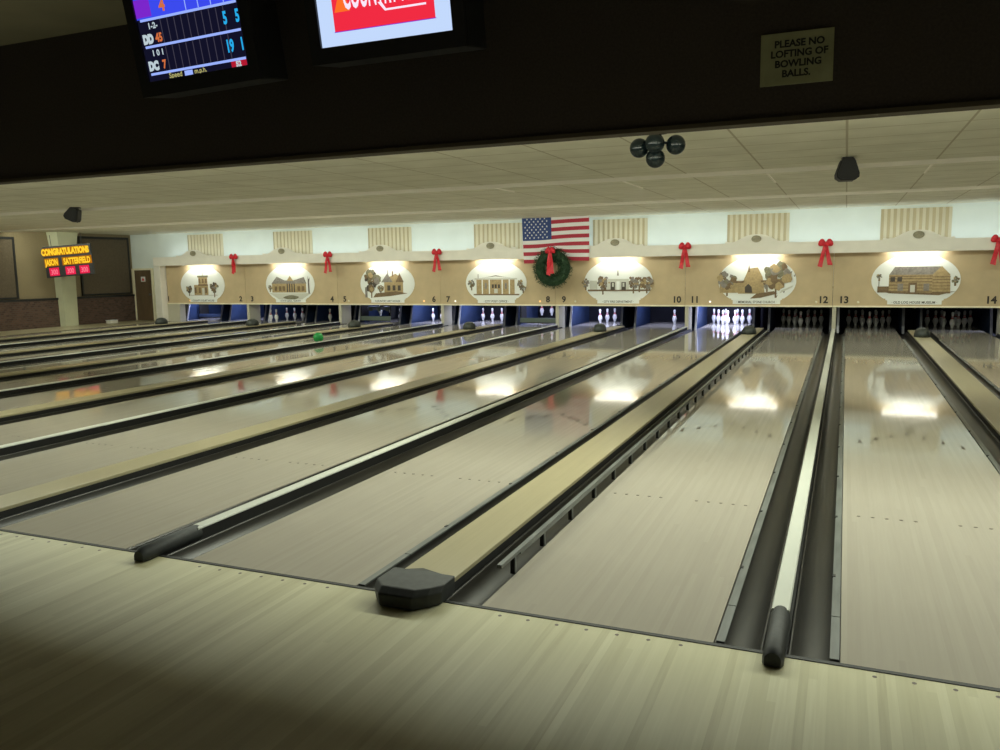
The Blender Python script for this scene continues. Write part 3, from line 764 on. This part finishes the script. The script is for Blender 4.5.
tag(t, 'green evergreen wreath with a red bow hanging below the striped flag', 'wreath')

# ------------------------------------------------------------------ things on the ceiling and on the lanes
o = MB().ball((0,0,.108), .112, n=24, k=16).build('bowling_ball', M['green_ball'])
hl = MB()
for a, c_ in ((0,0),(.028,0),(.012,.03)): hl.lathe([(.011,0),(.011,.001)], 0, 8, Matrix.Translation((a-.01,c_-.02-.03,.2145)))
o.location = (-10.33, 11.5, .004)
hl.build('finger_holes', M['black'], o)
tag(o, 'bright green bowling ball rolling on a lane toward the pins', 'bowling ball')
# cluster of black globes
t = empty('globe_cluster', (-1.40, 4.30, ZC))
MB().lathe([(.07,-.03),(.09,-.02),(.09,-.001)], 0, 16).build('ceiling_mount', M['bezel'], t)
MB().tube([(0,0,-.02),(0,0,-.13)], .02).build('stem', M['bezel'], t)
for x, y, z in ((-.185,.0,-.145),(-.02,-.10,-.125),(.145,.02,-.135),(-.035,.0,-.245)):
    g = MB().ball((x,y,z), .088, n=20, k=14).build('globe', M['globe'], t)
    a = MB(); a.tube([(0,0,-.10),(x*.6,y*.6,z*.9)], .012); a.build('arm', M['bezel'], g)
tag(t, 'cluster of four glossy black globes fixed under the ceiling', 'globe lamp')
# speakers
def speaker(loc, rz, label, tilt=0.0):
    t = empty('ceiling_speaker', loc, (0,0,rz))
    b = MB()
    prof = [(-.075,-.02),(-.095,-.05),(-.15,-.19),(-.145,-.235),(-.09,-.27),(.09,-.27),(.145,-.235),(.15,-.19),(.095,-.05),(.075,-.02)]
    mx = Matrix.Rotation(tilt, 4, 'Y') @ Matrix.Diagonal((.84,.9,1,1))
    b.prism(prof, 'y', -.10, .11, 0, mx)
    cab = b.build('cabinet', M['speaker'], t, bevel=.02)
    g = MB(); g.prism([(x*.86, -.14+(z+.14)*.84) for x, z in prof], 'y', -.112, -.101, 0, mx); g.build('grille', M['bezel'], cab)
    MB().box(-.06,.06,-.05,.05,-.02,0).build('bracket', M['bezel'], t)
    tag(t, label, 'speaker', 'ceiling speakers')
speaker((.18, 7.31, ZC), .15, 'black wedge speaker hanging under the ceiling above lanes 12 and 13')
speaker((-12.98, 7.86, ZC), .5, 'black speaker under the ceiling on the far left', .45)

# hanging scoreboard by the column: amber letters, red scores
t = empty('message_board', (-20.27, 13.65, 1.94), (0, 0, .50))
t.rotation_euler = (0, -.075, .50); t.scale = (.70, .9, .88)
MB().box(-.93, .93, -.05, .06, -.50, .50).build('cabinet', M['bezel'], t, bevel=.01)
b1 = MB(); b1.box(-.93, .80, -.058, -.05, .19, .44); b1.build('top_row_field', M['led_dim'], t)
b2 = MB(); b2.box(-.93, -.38, -.058, -.05, -.14, .12); b2.box(-.24, .92, -.058, -.05, -.14, .12); b2.build('name_row_field', M['led_dim'], t)
LM = lambda x, z: Matrix.Translation((x, -.062, z)) @ RX90
MB().text('CONGRATULATIONS', .265, LM(-.065, .225), 0, bold=.018, sx=.72).build('top_row_lettering', M['led_amber'], t)
MB().text('JASON', .265, LM(-.655, -.105), 0, bold=.012, sx=.62).build('first_word_lettering', M['led_amber'], t)
MB().text('SATTERFIELD', .265, LM(.34, -.105), 0, bold=.012, sx=.67).build('second_word_lettering', M['led_amber'], t)
for x in (-.60, .03, .58):
    sgn = MB(); sgn.box(x-.19, x+.19, -.058, -.05, -.45, -.19); f_ = sgn.build('score_field', M['led_red'], t)
    MB().text('300', .23, LM(x, -.405), 0, bold=.004, sx=.8).build('score', M['led_pink'], f_)
for x in (-.6, .6): MB().tube([(x,0,.49),(x,0,.86)], .012, n=6).build('hanger_rod', M['bezel'], t)
tag(t, 'lit message board with amber words and red scores in front of the column', 'message board')
# small pale box on the floor by the brick wall
t = empty('small_box', (XL+.42, 15.7, 0))
MB().box(-.1,.1,-.14,.14,0,.08).build('carton', M['valance'], t, bevel=.01); MB().box(-.11,.11,-.15,.15,.078,.10).build('lid', M['flag_white'], t, bevel=.006)
tag(t, 'small pale box lying on the floor by the brick wall', 'box')

# no lofting sign
t = empty('notice_sign', (-.135, 2.498, 2.73))
MB().box(-.222, .222, -.010, .0, 0, .325).build('board', M['sign'], t)
q = MB()
for i, (tx, dx) in enumerate((('PLEASE NO',.015),('LOFTING OF',.015),('BOWLING',.01),('BALLS.',.0))):
    q.text(tx, .061, Matrix.Translation((dx, -.012, .235-i*.062)) @ RX90, 0, bold=.0022, sx=1.0)
q.build('lettering', M['sign_ink'], t)
tag(t, 'khaki notice reading please no lofting of bowling balls on the dark bulkhead', 'sign')

# ------------------------------------------------------------------ overhead monitors (tilted down)
def monitor(xc, w, h, z0, y0, tilt, screen, label, rz=0.0, roll=0.0):
    t = empty('overhead_monitor', (xc, y0, z0), (tilt, roll, rz))
    b = MB(); ww = w/2
    b.box(-ww-.09, ww+.09, .012, .34, -.11, h+.10)
    b.build('cabinet', M['bezel'], t, bevel=.012)
    f = MB()
    for a in ((-ww-.09, ww+.09, -.11, 0), (-ww-.09, ww+.09, h, h+.10), (-ww-.09, -ww, 0, h), (ww, ww+.09, 0, h)):
        f.box(a[0], a[1], -.02, .012, a[2], a[3])
    f.build('bezel', M['bezel'], t)
    s_ = MB(); s_.box(-ww, ww, .0, .012, 0, h); s_.build('screen', screen, t)
    MB().box(-.12, .12, .34, .58, .3, .5).build('mount', M['bezel'], t)
    tag(t, label, 'monitor', 'overhead monitors')
    return t
def R2(b, x0, x1, z0, z1, m, y=-.002): b.box(x0, x1, y-.001, y, z0, z1, m)
TM = lambda x, z, y=-.006: Matrix.Translation((x, y, z)) @ RX90
# advertising screen
t = monitor(-2.80, 1.05, .78, 3.16, 1.85, .17, M['g_white'], 'monitor with a red and white advertisement on the dark bulkhead')
b = MB(); R2(b, -.40, .40, .095, .59, 0); R2(b, -.405, .405, .09, .095, 3)
b.add([(-.385,-.004,.22),(-.255,-.004,.22),(-.31,-.004,.40)], [(0,1,2)], 1)
b.text('COUNTRY MART', .27, TM(.045, .235), 2, bold=.006, sx=.335)
b.add([(-.03,-.005,.245),(.02,-.005,.185),(.04,-.005,.185),(.0,-.005,.245)], [(0,1,2,3)], 2); R2(b, .02, .34, .185, .198, 2, -.004)
b.build('advertisement', [M['g_red'], M['g_orange'], M['g_text'], M['g_purple']], t)
# score screen
t = monitor(-4.475, .99, .74, 3.10, 1.85, .17, M['g_dark'], 'monitor with blue scoring table on the dark bulkhead', 0, -.03)
b = MB(); W = .495
for z in (.045, .245, .44): R2(b, -W+.03, W-.02, z, z+.018, 1, -.004)
R2(b, -W, W-.02, .458, .72, 0)
R2(b, -W, -.34, .47, .60, 2, -.004); b.text('4', .12, TM(-.22, .49), 5, bold=.004)
for x in (.0, .12, .24, .36): R2(b, x, x+.008, .46, .72, 1, -.004)
for row in (.065, .262):
    for i in range(10): R2(b, -.27+i*.068, -.263+i*.068, row, row+.175, 3, -.003)
for row, nm, sc, c1, c2 in ((.262,'DD','45','5','5'),(.065,'DC','7','19','1')):
    b.text(nm, .085, TM(-.42, row+.02), 4, bold=.008, sx=.8); b.text(sc, .085, TM(-.31, row+.02), 5, bold=.004, sx=.8); b.text('1-2-' if row > .1 else '1 0 1', .06, TM(-.35, row+.12), 4, bold=.002)
    b.text(c1, .12, TM(.35, row+.05), 6, bold=.005, sx=.62); b.text(c2, .12, TM(.465, row+.05), 6, bold=.005, sx=.62)
R2(b, .33, W-.02, -.0+.004, .045, 7, -.003); b.text('52', .05, TM(.40, .006), 4, bold=.003)
b.text('Speed', .055, TM(-.22, .006), 8, bold=.001); R2(b, -.13, -.05, .004, .04, 9, -.003); b.text('m.p.h.', .05, TM(.03, .008), 8, bold=.001)
b.build('scoring_table', [M['g_blue'], M['g_line'], M['g_purple'], M['g_grid'], M['g_pale'], M['g_amber'], M['g_cyan'], M['g_rbox'], M['g_yell'], M['g_line']], t)

# ------------------------------------------------------------------ lights
WARM = (.94, 1.0, .82)
LX, LW = (XL+XR)/2, XR-XL-.6
XS = -3.4                                                                                # the lamps over the far lanes are weaker
area('cove_light_right', ((XS+XR)/2, 2.972, ZC-.025), (math.radians(-42),0,0), XR-XS-.2, .07, 27*(XR-XS), WARM)   # trough behind the bulkhead
area('cove_light_left', ((XS+XL)/2, 2.966, ZC-.025), (math.radians(-42),0,0), XS-XL-.2, .07, 15*(XS-XL), WARM)
area('added_ceiling_fill', (LX, 2.74, 2.57), (math.radians(180-50),0,0), LW, .08, 125, WARM)      # unseen fill added behind the bulkhead to brighten the ceiling
area('step_light_a', (LX, 8.11, ZC-.006), (math.radians(14),0,0), LW, .04, 270, WARM)       # tucked behind the ceiling lips
area('step_light_b', (LX, 12.59, ZC-.012), (math.radians(40),0,0), LW, .04, 310, WARM)
area('wall_uplight', (LX+.6, YV+.22, 1.96), (math.radians(180-20),0,0), LW-1.5, .1, 35, (.80,.95,1.0))   # on top of the valance shelf
for n, s_ in LIT.items():
    x = lane_c(n) + (-.3 if n == 3 else 0)
    area('pit_lamp', (x, 17.85, .90), (math.radians(18),0,0), .9 if n != 3 else .3, .10, 30*s_, (.60,.66,1.0))
w = bpy.data.worlds.new('world'); S.world = w; w.use_nodes = True
w.node_tree.nodes['Background'].inputs[0].default_value = (1.0,.93,.72,1); w.node_tree.nodes['Background'].inputs[1].default_value = .03

# ------------------------------------------------------------------ camera
cd = bpy.data.cameras.new('camera'); cam = bpy.data.objects.new('camera', cd); COL.objects.link(cam)
f, yaw, pitch, roll = 817.33, .3993, -.1319, -.0152
fw = Vector((-math.sin(yaw)*math.cos(pitch), math.cos(yaw)*math.cos(pitch), math.sin(pitch)))
r_ = Vector((math.cos(yaw), math.sin(yaw), 0)); u_ = r_.cross(fw)
rr_ = math.cos(roll)*r_ + math.sin(roll)*u_; uu_ = -math.sin(roll)*r_ + math.cos(roll)*u_
mw = Matrix((( rr_.x, uu_.x, -fw.x, .2099),(rr_.y, uu_.y, -fw.y, -3.3325),(rr_.z, uu_.z, -fw.z, 1.5842),(0,0,0,1)))
cam.matrix_world = mw
cd.sensor_fit = 'HORIZONTAL'; cd.sensor_width = 36; cd.lens = f*36/1000; cd.clip_start = .05; cd.clip_end = 100
S.camera = cam
S.view_settings.view_transform = 'Standard'; S.view_settings.look = 'None'; S.view_settings.gamma = 1; S.view_settings.exposure = 0
S.view_settings.use_curve_mapping = False
S.cycles.max_bounces = 8; S.cycles.diffuse_bounces = 5
